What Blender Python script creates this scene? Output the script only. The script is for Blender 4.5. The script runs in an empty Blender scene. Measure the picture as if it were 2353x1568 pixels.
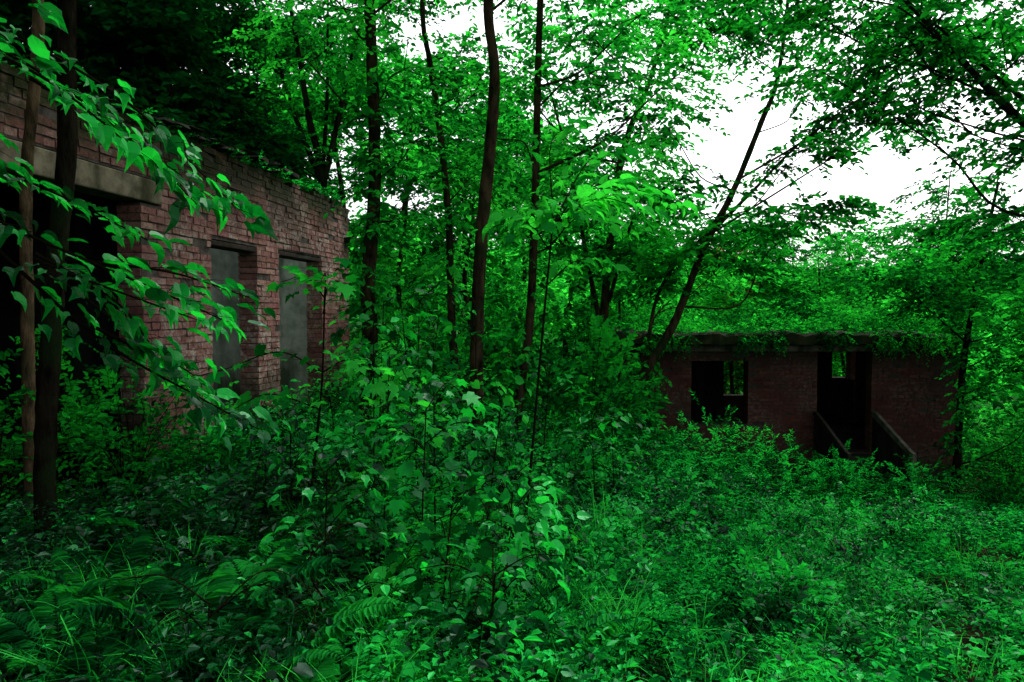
import bpy, math, numpy as np
from mathutils import Vector
R = np.random.default_rng(7)
scene = bpy.context.scene
COL = scene.collection
UP = np.array([0., 0., 1.])

# ------------------------------------------------------------------ helpers
def norm(a):
    return a / (np.linalg.norm(a, axis=-1, keepdims=True) + 1e-9)

def sstep(a, b, x):
    t = np.clip((x - a) / (b - a), 0, 1)
    return t * t * (3 - 2 * t)

LAT = np.random.default_rng(3).random((256, 256))
def vn(x, y, sc, seed=0.):
    x = np.asarray(x) / sc + 37.3 + seed * 13.1; y = np.asarray(y) / sc + 91.7 + seed * 7.7
    i = np.floor(x).astype(int); j = np.floor(y).astype(int); fx = x - i; fy = y - j
    fx = fx * fx * (3 - 2 * fx); fy = fy * fy * (3 - 2 * fy)
    a = LAT[i % 256, j % 256]; b = LAT[(i + 1) % 256, j % 256]; c = LAT[i % 256, (j + 1) % 256]; d = LAT[(i + 1) % 256, (j + 1) % 256]
    return (a * (1 - fx) + b * fx) * (1 - fy) + (c * (1 - fx) + d * fx) * fy

def terr(x, y):
    x = np.asarray(x, float); y = np.asarray(y, float)
    s = sstep(-1.5, 4.0, x - 0.08 * (y - 8))
    drop = 0.165 * np.clip(y, 0, 15) + 0.06 * np.clip(y - 18, 0, 30)
    z = 0.1 - s * drop
    z = z + 0.06 * np.sin(x * 1.3 + 1) * np.cos(y * 0.9) + 0.03 * np.sin(x * 3.1 + y * 2.3)
    z = z + 0.55 * np.exp(-((x - 1.3) / 1.1) ** 2 - ((y - 11.5) / 2.0) ** 2)
    r = np.hypot(x, y)
    hill = sstep(90, 260, r) * (17 + 5 * np.sin(x * 0.02 + 1) + 3 * np.sin(x * 0.055))
    return z + hill * sstep(-0.2, 0.4, y / (r + 1e-6))

class Geo:
    def __init__(self):
        self.v = []; self.f = []; self.n = 0
    def add(self, verts, faces, mat=0, smooth=False):
        verts = np.asarray(verts, float).reshape(-1, 3)
        faces = np.asarray(faces, int)
        self.v.append(verts)
        self.f.append((faces + self.n, mat, smooth))
        self.n += len(verts)
    def mesh(self, name, mats, origin=(0, 0, 0)):
        me = bpy.data.meshes.new(name)
        v = np.concatenate(self.v) - np.array(origin, float)
        me.vertices.add(len(v)); me.vertices.foreach_set("co", v.astype(np.float32).ravel())
        li = np.concatenate([f.ravel() for f, _, _ in self.f]).astype(np.int32)
        tot = np.concatenate([np.full(len(f), f.shape[1]) for f, _, _ in self.f])
        mi = np.concatenate([np.full(len(f), m) for f, m, _ in self.f]).astype(np.int32)
        sm = np.concatenate([np.full(len(f), s) for f, _, s in self.f]).astype(bool)
        st = np.concatenate([[0], np.cumsum(tot)[:-1]]).astype(np.int32)
        me.loops.add(len(li)); me.loops.foreach_set("vertex_index", li)
        me.polygons.add(len(tot)); me.polygons.foreach_set("loop_start", st)
        me.polygons.foreach_set("material_index", mi)
        me.polygons.foreach_set("use_smooth", sm)
        for m in mats: me.materials.append(m)
        me.update(calc_edges=True)
        return me

def obj(name, me, parent=None, loc=(0, 0, 0), **props):
    o = bpy.data.objects.new(name, me)
    COL.objects.link(o)
    o.location = loc
    if parent is not None: o.parent = parent
    for k, v in props.items(): o[k] = v
    return o

def catmull(P, n=6):
    P = np.asarray(P, float)
    Q = np.vstack([2 * P[0] - P[1], P, 2 * P[-1] - P[-2]])
    out = []
    for i in range(1, len(Q) - 2):
        for t in np.linspace(0, 1, n, endpoint=False):
            a, b, c, d = Q[i - 1], Q[i], Q[i + 1], Q[i + 2]
            out.append(0.5 * (2 * b + (c - a) * t + (2 * a - 5 * b + 4 * c - d) * t * t + (3 * b - a - 3 * c + d) * t ** 3))
    out.append(P[-1])
    return np.array(out)

def tube(g, P, r0, r1, sides=8, mat=0, n=6, rough=0.0, power=1.0):
    C = catmull(P, n) if len(P) > 2 else np.asarray(P, float)
    m = len(C)
    T = norm(np.gradient(C, axis=0))
    ref = np.tile(np.array([0.31, 0.95, 0.05]), (m, 1))
    A = norm(np.cross(T, ref)); B = np.cross(T, A)
    rad = r0 + (r1 - r0) * np.linspace(0, 1, m) ** power
    ang = np.linspace(0, 2 * np.pi, sides, endpoint=False)
    rr = rad[:, None] * (1 + rough * R.normal(size=(m, sides)))
    V = C[:, None, :] + rr[..., None] * (np.cos(ang)[None, :, None] * A[:, None, :] + np.sin(ang)[None, :, None] * B[:, None, :])
    idx = np.arange(m * sides).reshape(m, sides)
    F = np.stack([idx[:-1], np.roll(idx, -1, 1)[:-1], np.roll(idx, -1, 1)[1:], idx[1:]], -1).reshape(-1, 4)
    g.add(V, F, mat, True)
    return C

OV = (np.array([(0, 0, 0), (-.27, .32, .07), (-.21, .68, .05), (0, 1, -.08), (.21, .68, .05), (.27, .32, .07)]),
      np.array([(0, 1, 2, 3), (0, 3, 4, 5)]))
NA = (np.array([(0, 0, 0), (-.13, .3, .04), (-.10, .68, .02), (0, 1, -.12), (.10, .68, .02), (.13, .3, .04)]),
      np.array([(0, 1, 2, 3), (0, 3, 4, 5)]))
FA = (np.array([(0, 0, 0), (-.3, .5, .06), (0, 1, -.05), (.3, .5, .06)]), np.array([(0, 1, 2, 3)]))
_r = [(.20, -.07, .02), (.50, .14, -.04), (.34, .34, .03), (.56, .66, -.08), (.24, .66, .03)]
_o = [(0, .02, 0)] + _r + [(0, 1.08, -.14)] + [(-a, b, c) for a, b, c in _r[::-1]] + [(0, .38, -.01)]
LO = (np.array(_o), np.array([(12, i, (i + 1) % 12) for i in range(12)]))
_h = [(.24, -.06, .04), (.42, .16, .03), (.44, .42, .02), (.27, .74, 0)]
_o = [(0, .06, 0)] + _h + [(0, 1.08, -.12)] + [(-a, b, c) for a, b, c in _h[::-1]] + [(0, .4, -.04)]
HE = (np.array(_o), np.array([(10, i, (i + 1) % 10) for i in range(10)]))
def broad():
    R_ = [(.12, -.03, .03), (.27, .08, .07), (.33, .30, .08), (.37, .50, .04), (.24, .64, .06), (.13, .86, .01)]
    mid = [(0, .02, 0), (0, .25, -.01), (0, .48, -.01), (0, .72, -.05), (0, 1.15, -.20)]
    V = mid + R_ + [(-a, b, c) for a, b, c in R_]
    q = [(0, 5, 6, 1), (1, 6, 7, 2), (2, 7, 8, 9), (2, 9, 10, 3)]
    q2 = q + [tuple((v if v < 5 else v + 6) for v in f[::-1]) for f in q]
    tri = []
    for a, b, c, d in q2: tri += [(a, b, c), (a, c, d)]
    return np.array(V), np.array(tri + [(3, 10, 4), (4, 16, 3)])
BR = broad()

def leaves(g, p, d, n, s, tpl, mat=0):
    p = p.reshape(-1, 3); d = norm(d.reshape(-1, 3)); n = n.reshape(-1, 3); s = np.asarray(s).reshape(-1)
    side = norm(np.cross(d, n)); n = np.cross(side, d)
    tv, tf = tpl
    wv = s * R.uniform(.75, 1.2, len(s))
    cv = R.uniform(.6, 2.8, len(s)) * s
    V = (p[:, None] + wv[:, None, None] * tv[None, :, 0, None] * side[:, None]
         + s[:, None, None] * tv[None, :, 1, None] * d[:, None] + cv[:, None, None] * tv[None, :, 2, None] * n[:, None])
    F = (tf[None] + (np.arange(len(p)) * len(tv))[:, None, None]).reshape(-1, tf.shape[1])
    g.add(V, F, mat, 8 < len(tv) < 14)

def twigs(g, a, b, c, r, mat):
    N = len(a)
    d = norm(c - a); s = norm(np.cross(d, np.array([.3, .2, .93]))); t = np.cross(d, s)
    r = np.asarray(r).reshape(-1, 1)
    rings = []
    for q, k in ((a, 1.0), (b, .75), (c, .35)):
        for an in (0, 2.09, 4.19):
            rings.append(q + r * k * (math.cos(an) * s + math.sin(an) * t))
    V = np.stack(rings, 1)
    F = []
    for k in range(2):
        for i in range(3):
            j = (i + 1) % 3
            F.append((k * 3 + i, k * 3 + j, k * 3 + 3 + j, k * 3 + 3 + i))
    F = (np.array(F)[None] + (np.arange(N) * 9)[:, None, None]).reshape(-1, 4)
    g.add(V, F, mat, True)

def sprays(g, o, d, L, M, ls, tpl, droop=.25, nj=.4, tw=.003, mat=0, tmat=1, ang=(.7, 1.2), t0=.12, shape=None):
    N = len(o); d = norm(d)
    L = np.asarray(L) * np.ones(N)
    t = np.linspace(t0, 1, M)
    n0 = norm(UP + R.normal(0, .25, (N, 3)))
    side = norm(np.cross(d, n0)); n0 = np.cross(side, d)
    def pt(tt):
        return o[:, None] + d[:, None] * (L[:, None] * tt)[..., None] - UP * (droop * L[:, None] * tt ** 2)[..., None]
    P = pt(np.tile(t, (N, 1)))
    sg = np.where(np.arange(M) % 2 == 0, 1., -1.)[None, :]
    a = R.uniform(ang[0], ang[1], (N, M)) * sg
    a[:, -1] *= .1
    D = np.cos(a)[..., None] * d[:, None] + np.sin(a)[..., None] * side[:, None]
    D = D + R.normal(0, .18, D.shape) - UP * (droop * .8)
    NN = n0[:, None] + R.normal(0, nj, D.shape)
    S = ls * R.uniform(.6, 1.2, (N, M)) * R.uniform(.8, 1.15, (N, 1))
    if shape is not None: S = S * shape(t)[None]
    leaves(g, P, D, NN, S, tpl, mat)
    q = pt(np.tile(np.array([0, .5, 1.]), (N, 1)))
    if tw > 0: twigs(g, q[:, 0], q[:, 1], q[:, 2], np.full(N, tw), tmat)

def blades(g, p, az, h, w, bend, mat=0):
    N = len(p); K = 5
    t = np.linspace(0, 1, K)
    hd = np.stack([np.cos(az), np.sin(az), 0 * az], 1); sd = np.stack([-np.sin(az), np.cos(az), 0 * az], 1)
    C = p[:, None] + hd[:, None] * (bend * h)[:, None, None] * (t ** 1.6)[None, :, None] + UP * (h[:, None] * (t - .45 * np.clip(bend, 0, 2)[:, None] * t ** 2.5))[..., None]
    ww = w[:, None] * (1 - t ** 2)[None] * .5 + .0004
    V = np.stack([C - sd[:, None] * ww[..., None], C + sd[:, None] * ww[..., None]], 2).reshape(N, K * 2, 3)
    F = np.array([(2 * i, 2 * i + 1, 2 * i + 3, 2 * i + 2) for i in range(K - 1)])
    F = (F[None] + (np.arange(N) * K * 2)[:, None, None]).reshape(-1, 4)
    g.add(V, F, mat)

BOXF = np.array([(0, 3, 2, 1), (4, 5, 6, 7), (0, 1, 5, 4), (1, 2, 6, 5), (2, 3, 7, 6), (3, 0, 4, 7)])
def boxes(g, lo, hi, org, dx, dy, mat=0, jit=0.0):
    lo = np.asarray(lo, float).reshape(-1, 3); hi = np.asarray(hi, float).reshape(-1, 3)
    sel = np.array([(0, 0, 0), (1, 0, 0), (1, 1, 0), (0, 1, 0), (0, 0, 1), (1, 0, 1), (1, 1, 1), (0, 1, 1)])
    V = lo[:, None] * (1 - sel)[None] + hi[:, None] * sel[None]
    if jit: V = V + R.normal(0, jit, V.shape)
    dx = np.array([dx[0], dx[1], 0.]); dy = np.array([dy[0], dy[1], 0.])
    W = np.array(org, float) + V[..., :1] * dx + V[..., 1:2] * dy + V[..., 2:] * UP
    F = (BOXF[None] + (np.arange(len(lo)) * 8)[:, None, None]).reshape(-1, 4)
    g.add(W, F, mat)

# ------------------------------------------------------------------ materials
def newmat(name):
    m = bpy.data.materials.new(name); m.use_nodes = True
    nt = m.node_tree; nt.nodes.clear()
    return m, nt, nt.nodes.new, nt.links.new

def ramp(N, L, fac, stops):
    r = N("ShaderNodeValToRGB")
    e = r.color_ramp.elements
    while len(e) < len(stops): e.new(.5)
    for i, (p, c) in enumerate(stops):
        e[i].position = p; e[i].color = (*c, 1)
    L(fac, r.inputs[0]); return r.outputs[0]

def leafmat(name, dark, mid, light, trans=.45, tcol=None, clump=.9, gloss=None, lp=.85, rnd=.7, cl=1.7):
    m, nt, N, L = newmat(name)
    geo = N("ShaderNodeNewGeometry")
    noi = N("ShaderNodeTexNoise"); noi.inputs["Scale"].default_value = clump; noi.inputs["Detail"].default_value = 1
    L(geo.outputs["Position"], noi.inputs["Vector"])
    mx = N("ShaderNodeMath"); mx.operation = 'MULTIPLY_ADD'; mx.inputs[1].default_value = rnd
    sub = N("ShaderNodeMath"); sub.operation = 'MULTIPLY_ADD'; sub.inputs[1].default_value = cl; sub.inputs[2].default_value = .5 - cl / 2 - rnd / 2
    L(noi.outputs["Fac"], sub.inputs[0]); L(geo.outputs["Random Per Island"], mx.inputs[0]); L(sub.outputs[0], mx.inputs[2])
    c = ramp(N, L, mx.outputs[0], [(0.0, dark), (.45, mid), (lp, light)])
    if gloss:
        b = N("ShaderNodeBsdfPrincipled"); b.inputs["Roughness"].default_value = .36
        b.inputs["Specular IOR Level"].default_value = gloss
        b.inputs["Specular Tint"].default_value = (.5, 1, .7, 1)
        L(c, b.inputs["Base Color"])
    else:
        b = N("ShaderNodeBsdfDiffuse"); L(c, b.inputs["Color"])
    t = N("ShaderNodeBsdfTranslucent")
    mul = N("ShaderNodeMix"); mul.data_type = 'RGBA'; mul.blend_type = 'MULTIPLY'; mul.inputs[0].default_value = 1
    tc = tcol or (1.5, 2.2, .9)
    mul.inputs[7].default_value = (*tc, 1); L(c, mul.inputs[6]); L(mul.outputs[2], t.inputs["Color"])
    s = N("ShaderNodeMixShader"); s.inputs[0].default_value = trans
    L(b.outputs[0], s.inputs[1]); L(t.outputs[0], s.inputs[2])
    o = N("ShaderNodeOutputMaterial"); L(s.outputs[0], o.inputs[0])
    return m

M_LEAF = leafmat("tree_foliage", (.0005, .016, .003), (.003, .09, .015), (.016, .32, .032), cl=2.1)
M_DARK = leafmat("painted_shade_foliage", (.0005, .012, .003), (.002, .035, .008), (.006, .08, .015), trans=.3)  # darker copy of the tree leaves, shade put into the colour
M_BRIGHT = leafmat("bright_foliage", (.001, .040, .007), (.007, .19, .026), (.038, .44, .055), trans=.5, cl=2.1)
M_BIG = leafmat("broad_foliage", (.0005, .028, .007), (.002, .12, .022), (.010, .36, .050), trans=.45, clump=3.0, gloss=.25, cl=2.2)
M_HERB = leafmat("herb_foliage", (.0002, .010, .003), (.003, .12, .022), (.020, .50, .075), trans=.32, clump=2.6, lp=.82, rnd=.55, cl=3.0)
M_HERBG = leafmat("glossy_herb_foliage", (.0003, .014, .004), (.003, .13, .025), (.020, .48, .075), trans=.32, clump=2.9, gloss=.25, lp=.82, rnd=.6, cl=3.0)
M_HERBD = leafmat("painted_shade_herb_foliage", (.0002, .004, .0015), (.001, .022, .006), (.004, .12, .022), trans=.2, clump=3.0, gloss=.25, lp=.95, rnd=.7, cl=2.2)  # herb leaves darkened in colour to stand in for shade
M_GRASS = leafmat("grass_blades", (.001, .03, .007), (.006, .17, .026), (.04, .50, .06), trans=.4, clump=2.5, cl=2.2)
M_FERN = leafmat("fern_fronds", (.001, .02, .005), (.003, .07, .014), (.012, .24, .03), trans=.35, clump=2.5, cl=2.2)
M_RUST = leafmat("reddish_foliage", (.02, .05, .01), (.10, .10, .02), (.22, .12, .03), trans=.4)
M_LITTER = leafmat("leaf_litter", (.015, .010, .005), (.045, .028, .014), (.12, .06, .03), trans=.1, tcol=(1, 1, 1))

def barkmat(name, a, b, moss=.25, sc=14):
    m, nt, N, L = newmat(name)
    tc = N("ShaderNodeNewGeometry"); mp = N("ShaderNodeMapping"); mp.inputs["Scale"].default_value = (1, 1, .3)
    L(tc.outputs["Position"], mp.inputs[0])
    n = N("ShaderNodeTexNoise"); n.inputs["Scale"].default_value = sc; n.inputs["Detail"].default_value = 5; n.inputs["Roughness"].default_value = .7
    L(mp.outputs[0], n.inputs["Vector"])
    c = ramp(N, L, n.outputs["Fac"], [(.35, a), (.68, b)])
    n2 = N("ShaderNodeTexNoise"); n2.inputs["Scale"].default_value = 3.5; n2.inputs["Detail"].default_value = 3
    L(tc.outputs["Position"], n2.inputs["Vector"])
    f = N("ShaderNodeMapRange"); f.inputs[1].default_value = .5; f.inputs[2].default_value = .62; f.inputs[4].default_value = moss
    L(n2.outputs["Fac"], f.inputs[0])
    mx = N("ShaderNodeMix"); mx.data_type = 'RGBA'; mx.inputs[7].default_value = (.008, .018, .006, 1)
    L(f.outputs[0], mx.inputs[0]); L(c, mx.inputs[6])
    bs = N("ShaderNodeBsdfDiffuse"); L(mx.outputs[2], bs.inputs["Color"])
    bp = N("ShaderNodeBump"); bp.inputs["Strength"].default_value = .9; bp.inputs["Distance"].default_value = .03
    L(n.outputs["Fac"], bp.inputs["Height"]); L(bp.outputs[0], bs.inputs["Normal"])
    o = N("ShaderNodeOutputMaterial"); L(bs.outputs[0], o.inputs[0]); return m
def simplemat(name, c):
    m, nt, N, L = newmat(name)
    bs = N("ShaderNodeBsdfDiffuse"); g = N("ShaderNodeNewGeometry")
    L(ramp(N, L, g.outputs["Random Per Island"], [(0, tuple(v * .5 for v in c)), (1, tuple(v * 1.6 for v in c))]), bs.inputs["Color"])
    o = N("ShaderNodeOutputMaterial"); L(bs.outputs[0], o.inputs[0]); return m
M_BARK = barkmat("bark", (.004, .004, .003), (.055, .040, .022), .8)
M_BARKD = barkmat("dark_bark", (.002, .002, .0015), (.016, .014, .009), .7)
M_BARKT = barkmat("tan_bark", (.02, .015, .010), (.13, .09, .05), .6)
M_TWIG = simplemat("twig", (.008, .007, .004))
M_STEM = simplemat("green_stem", (.006, .02, .006))

def brickmat(name, cols, white, moss_z, stain=.8, runs=.55, mossc=(.020, .020, .008), wcol=(.46, .42, .37), earth=(.20, .14, .10)):
    m, nt, N, L = newmat(name)
    g = N("ShaderNodeNewGeometry")
    c = ramp(N, L, g.outputs["Random Per Island"], [(0, cols[0]), (.35, cols[1]), (.7, cols[2]), (1, cols[3])])
    def noise(sc, det, rough=.6):
        n = N("ShaderNodeTexNoise"); n.inputs["Scale"].default_value = sc; n.inputs["Detail"].default_value = det
        n.inputs["Roughness"].default_value = rough; L(g.outputs["Position"], n.inputs["Vector"]); return n.outputs["Fac"]
    def mr(v, a, b, lo, hi):
        f = N("ShaderNodeMapRange"); f.inputs[1].default_value = a; f.inputs[2].default_value = b
        f.inputs[3].default_value = lo; f.inputs[4].default_value = hi; L(v, f.inputs[0]); return f.outputs[0]
    def mul(a, b, op='MULTIPLY'):
        k = N("ShaderNodeMath"); k.operation = op; L(a, k.inputs[0]); L(b, k.inputs[1]); k.use_clamp = True; return k.outputs[0]
    def mix(f, a, col):
        x = N("ShaderNodeMix"); x.data_type = 'RGBA'; x.inputs[7].default_value = (*col, 1); L(f, x.inputs[0]); L(a, x.inputs[6]); return x.outputs[2]
    fine = noise(28, 6, .75)
    c = mix(mr(noise(2.0, 4), .45, .65, 0, .6), c, earth)
    wf = mul(mr(noise(1.2, 5), .44, .60, 0, 1), mr(noise(13, 6, .75), .46, .58, 0, white))
    c = mix(wf, c, wcol)
    c = mix(mr(fine, .47, .70, 0, stain), c, (.018, .011, .010))
    sp = N("ShaderNodeSeparateXYZ"); L(g.outputs["Position"], sp.inputs[0])
    zz = mr(sp.outputs[2], moss_z - .8, moss_z - .05, 0, 1.6)
    mf = mul(zz, mr(noise(2.2, 5, .7), .34, .52, 0.25, 1))
    c = mix(mf, c, mossc)
    low = mul(mr(sp.outputs[2], moss_z - 2.1, moss_z - 3.1, 0, 1), mr(noise(3, 4), .4, .56, 0, .85))
    c = mix(low, c, (.012, .026, .008))
    c = mix(mr(noise(.8, 4, .7), .46, .62, 0, runs), c, (.030, .016, .014))
    b = N("ShaderNodeBsdfPrincipled"); b.inputs["Roughness"].default_value = .85; b.inputs["Specular IOR Level"].default_value = .15
    L(c, b.inputs["Base Color"])
    bp = N("ShaderNodeBump"); bp.inputs["Strength"].default_value = .9; bp.inputs["Distance"].default_value = .015
    L(fine, bp.inputs["Height"]); L(bp.outputs[0], b.inputs["Normal"])
    o = N("ShaderNodeOutputMaterial"); L(b.outputs[0], o.inputs[0]); return m

M_BRICK = brickmat("weathered_pink_brick", [(.19, .060, .055), (.30, .115, .105), (.24, .09, .09), (.40, .22, .19)], .9, 3.4, .85, .6, (.022, .026, .006), (.44, .40, .34), (.20, .13, .09))
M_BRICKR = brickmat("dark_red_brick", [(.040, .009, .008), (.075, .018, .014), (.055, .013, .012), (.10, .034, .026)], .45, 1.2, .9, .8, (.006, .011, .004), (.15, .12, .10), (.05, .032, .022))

def plainmat(name, a, b, sc=4, stain=(.03, .04, .03), st=.6, rough=.9, bump=.4):
    m, nt, N, L = newmat(name)
    g = N("ShaderNodeNewGeometry")
    n = N("ShaderNodeTexNoise"); n.inputs["Scale"].default_value = sc; n.inputs["Detail"].default_value = 7; n.inputs["Roughness"].default_value = .68
    L(g.outputs["Position"], n.inputs["Vector"])
    c = ramp(N, L, n.outputs["Fac"], [(.35, a), (.65, b)])
    mp = N("ShaderNodeMapping"); mp.inputs["Scale"].default_value = (1, 1, .25); L(g.outputs["Position"], mp.inputs[0])
    n2 = N("ShaderNodeTexNoise"); n2.inputs["Scale"].default_value = 3; n2.inputs["Detail"].default_value = 5; L(mp.outputs[0], n2.inputs["Vector"])
    f = N("ShaderNodeMapRange"); f.inputs[1].default_value = .46; f.inputs[2].default_value = .62; f.inputs[4].default_value = st; L(n2.outputs["Fac"], f.inputs[0])
    x = N("ShaderNodeMix"); x.data_type = 'RGBA'; x.inputs[7].default_value = (*stain, 1); L(f.outputs[0], x.inputs[0]); L(c, x.inputs[6])
    b = N("ShaderNodeBsdfPrincipled"); b.inputs["Roughness"].default_value = rough; b.inputs["Specular IOR Level"].default_value = .1
    L(x.outputs[2], b.inputs["Base Color"])
    bp = N("ShaderNodeBump"); bp.inputs["Strength"].default_value = bump; bp.inputs["Distance"].default_value = .02
    L(n.outputs["Fac"], bp.inputs["Height"]); L(bp.outputs[0], b.inputs["Normal"])
    o = N("ShaderNodeOutputMaterial"); L(b.outputs[0], o.inputs[0]); return m
M_MORTAR = plainmat("dirty_mortar", (.03, .024, .020), (.11, .09, .08), 12)
M_MORTARD = plainmat("dark_mortar", (.012, .010, .008), (.04, .032, .028), 12)
M_CONC = plainmat("stained_concrete", (.07, .06, .04), (.22, .19, .13), 6, (.025, .028, .010), .95)
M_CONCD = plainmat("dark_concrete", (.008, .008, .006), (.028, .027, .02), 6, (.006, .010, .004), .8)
M_CONCP = plainmat("weathered_concrete", (.03, .03, .024), (.12, .115, .09), 6, (.012, .018, .007), .85)
M_CONCM = plainmat("mossy_concrete", (.005, .008, .003), (.028, .030, .014), 5, (.004, .018, .002), .9)
M_PLAST = plainmat("grey_plaster", (.20, .25, .20), (.46, .52, .44), 3.5, (.05, .075, .04), .95, bump=.2)
M_INNER = plainmat("shade_black_plaster", (.004, .004, .004), (.014, .013, .012), 3)  # near-black, the gloom of the closed rooms is put into the colour
M_ROT = plainmat("rotten_timber", (.01, .008, .006), (.035, .025, .018), 14)

m, nt, N, L = newmat("forest_soil")
gg = N("ShaderNodeNewGeometry")
n1 = N("ShaderNodeTexNoise"); n1.inputs["Scale"].default_value = 5; n1.inputs["Detail"].default_value = 7; L(gg.outputs["Position"], n1.inputs["Vector"])
c1 = ramp(N, L, n1.outputs["Fac"], [(.35, (.004, .005, .003)), (.55, (.022, .018, .010)), (.7, (.005, .016, .004))])
n2 = N("ShaderNodeTexNoise"); n2.inputs["Scale"].default_value = .25; n2.inputs["Detail"].default_value = 8; n2.inputs["Roughness"].default_value = .75; L(gg.outputs["Position"], n2.inputs["Vector"])
c2 = ramp(N, L, n2.outputs["Fac"], [(.38, (.01, .05, .015)), (.62, (.05, .18, .05))])
ln = N("ShaderNodeVectorMath"); ln.operation = 'LENGTH'; L(gg.outputs["Position"], ln.inputs[0])
mr = N("ShaderNodeMapRange"); mr.inputs[1].default_value = 22; mr.inputs[2].default_value = 45; L(ln.outputs["Value"], mr.inputs[0])
x = N("ShaderNodeMix"); x.data_type = 'RGBA'; L(mr.outputs[0], x.inputs[0]); L(c1, x.inputs[6]); L(c2, x.inputs[7])
b = N("ShaderNodeBsdfDiffuse"); L(x.outputs[2], b.inputs["Color"])
bp = N("ShaderNodeBump"); bp.inputs["Strength"].default_value = .8; bp.inputs["Distance"].default_value = .05; L(n1.outputs["Fac"], bp.inputs["Height"]); L(bp.outputs[0], b.inputs["Normal"])
o = N("ShaderNodeOutputMaterial"); L(b.outputs[0], o.inputs[0])
M_SOIL = m

# ------------------------------------------------------------------ camera, world, light
cam = bpy.data.cameras.new("camera"); cam.lens = 24; cam.sensor_width = 36; cam.clip_end = 2000; cam.clip_start = .05
co = bpy.data.objects.new("camera", cam); COL.objects.link(co)
co.location = (0, 0, 1.6); co.rotation_euler = (math.radians(87.66), 0, 0)
scene.camera = co
SUN_EL, SUN_AZ = math.radians(56), math.radians(42)
w = bpy.data.worlds.new("World"); scene.world = w; w.use_nodes = True
nt = w.node_tree; nt.nodes.clear()
sky = nt.nodes.new("ShaderNodeTexSky"); sky.sky_type = 'NISHITA'; sky.sun_disc = False
sky.sun_elevation = SUN_EL; sky.sun_rotation = SUN_AZ; sky.air_density = 1.0; sky.dust_density = 4.0; sky.ozone_density = 1
hs = nt.nodes.new("ShaderNodeHueSaturation"); hs.inputs["Saturation"].default_value = .15; hs.inputs["Value"].default_value = 2.3
bg = nt.nodes.new("ShaderNodeBackground"); bg.inputs[1].default_value = .15
wo = nt.nodes.new("ShaderNodeOutputWorld")
nt.links.new(sky.outputs[0], hs.inputs["Color"]); nt.links.new(hs.outputs[0], bg.inputs[0]); nt.links.new(bg.outputs[0], wo.inputs[0])
sl = bpy.data.lights.new("sun", 'SUN'); sl.energy = 1.5; sl.angle = math.radians(10); sl.color = (1, .98, .94)
so = bpy.data.objects.new("sun", sl); COL.objects.link(so)
dirv = Vector((math.sin(SUN_AZ) * math.cos(SUN_EL), math.cos(SUN_AZ) * math.cos(SUN_EL), math.sin(SUN_EL)))
so.rotation_euler = dirv.to_track_quat('Z', 'Y').to_euler(); so.location = (10, 10, 30)
scene.view_settings.view_transform = 'Standard'

# ------------------------------------------------------------------ ground
g = Geo()
u = np.linspace(-1, 1, 221)
ax = np.sinh(u * 5.2) / np.sinh(5.2) * 420
X, Y = np.meshgrid(ax, ax + 6)
V = np.stack([X, Y, terr(X, Y)], -1).reshape(-1, 3)
I = np.arange(len(ax) ** 2).reshape(len(ax), len(ax))
F = np.stack([I[:-1, :-1], I[:-1, 1:], I[1:, 1:], I[1:, :-1]], -1).reshape(-1, 4)
g.add(V, F, 0, True)
obj("ground", g.mesh("ground", [M_SOIL]), kind="structure")

# ------------------------------------------------------------------ brick walls
def brick_wall(name, parent, org, dx, dy, length, thick, z0, z1, openings, mat, base, ragged=0.0, course=.070, mort=M_MORTAR):
    g = Geo(); lo = []; hi = []
    z = z0; k = 0
    while z < z1 - .01:
        zt = z + course - .010
        iv = [(0, length)]
        for (a, b, c, d) in openings:
            if zt > c + .01 and z < d - .01:
                nv = []
                for s, e in iv:
                    if b <= s or a >= e: nv.append((s, e)); continue
                    if a > s: nv.append((s, a))
                    if b < e: nv.append((b, e))
                iv = nv
        for s, e in iv:
            x = s; first = True
            while x < e - .02:
                Lb = .22 if (k % 5) else .115
                if first and k % 2: Lb = .11
                first = False
                Lb *= R.uniform(.93, 1.05)
                xe = min(x + Lb, e)
                if e - xe < .05: xe = e
                drop = ragged * (.5 + .5 * math.sin(x * 2.1 + 1) * math.sin(x * 5.3)) + (R.uniform(0, .07) if ragged else 0)
                if zt < z1 - drop:
                    pr = R.normal(0, .004) - (.022 if R.random() < .04 else 0)
                    sg = .004 * math.sin(x * 1.7 + k)
                    lo.append((x + .001, -thick, z + sg)); hi.append((xe - .010, pr, zt + sg))
                x = xe
        z += course; k += 1
    boxes(g, lo, hi, org, dx, dy, 0, .0023)
    op = [(a - .008, b + .008, c - .008, d + .008) for a, b, c, d in openings]
    zc = z1 - ragged - .10 if ragged else z1 - .02
    xs = sorted({.01, length - .01} | {min(max(v, .01), length - .01) for o in op for v in o[:2]})
    zs = sorted({z0, zc} | {min(max(v, z0), zc) for o in op for v in o[2:]})
    lo = []; hi = []
    for i in range(len(xs) - 1):
        for j in range(len(zs) - 1):
            cx, cz = (xs[i] + xs[i + 1]) / 2, (zs[j] + zs[j + 1]) / 2
            if any(a < cx < b and c < cz < d for a, b, c, d in op): continue
            lo.append((xs[i], -thick + .008, zs[j])); hi.append((xs[i + 1], -.011, zs[j + 1]))
    boxes(g, lo, hi, org, dx, dy, 1)
    return obj(name, g.mesh(name, [mat, mort], base), parent)

def box_part(name, parent, base, org, dx, dy, lo, hi, mat, jit=0.0, bev=.01):
    g = Geo(); boxes(g, lo, hi, org, dx, dy, 0, jit)
    o = obj(name, g.mesh(name, [mat], base), parent)
    if bev:
        b = o.modifiers.new("bevel", 'BEVEL'); b.width = bev; b.segments = 2
    return o

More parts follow.
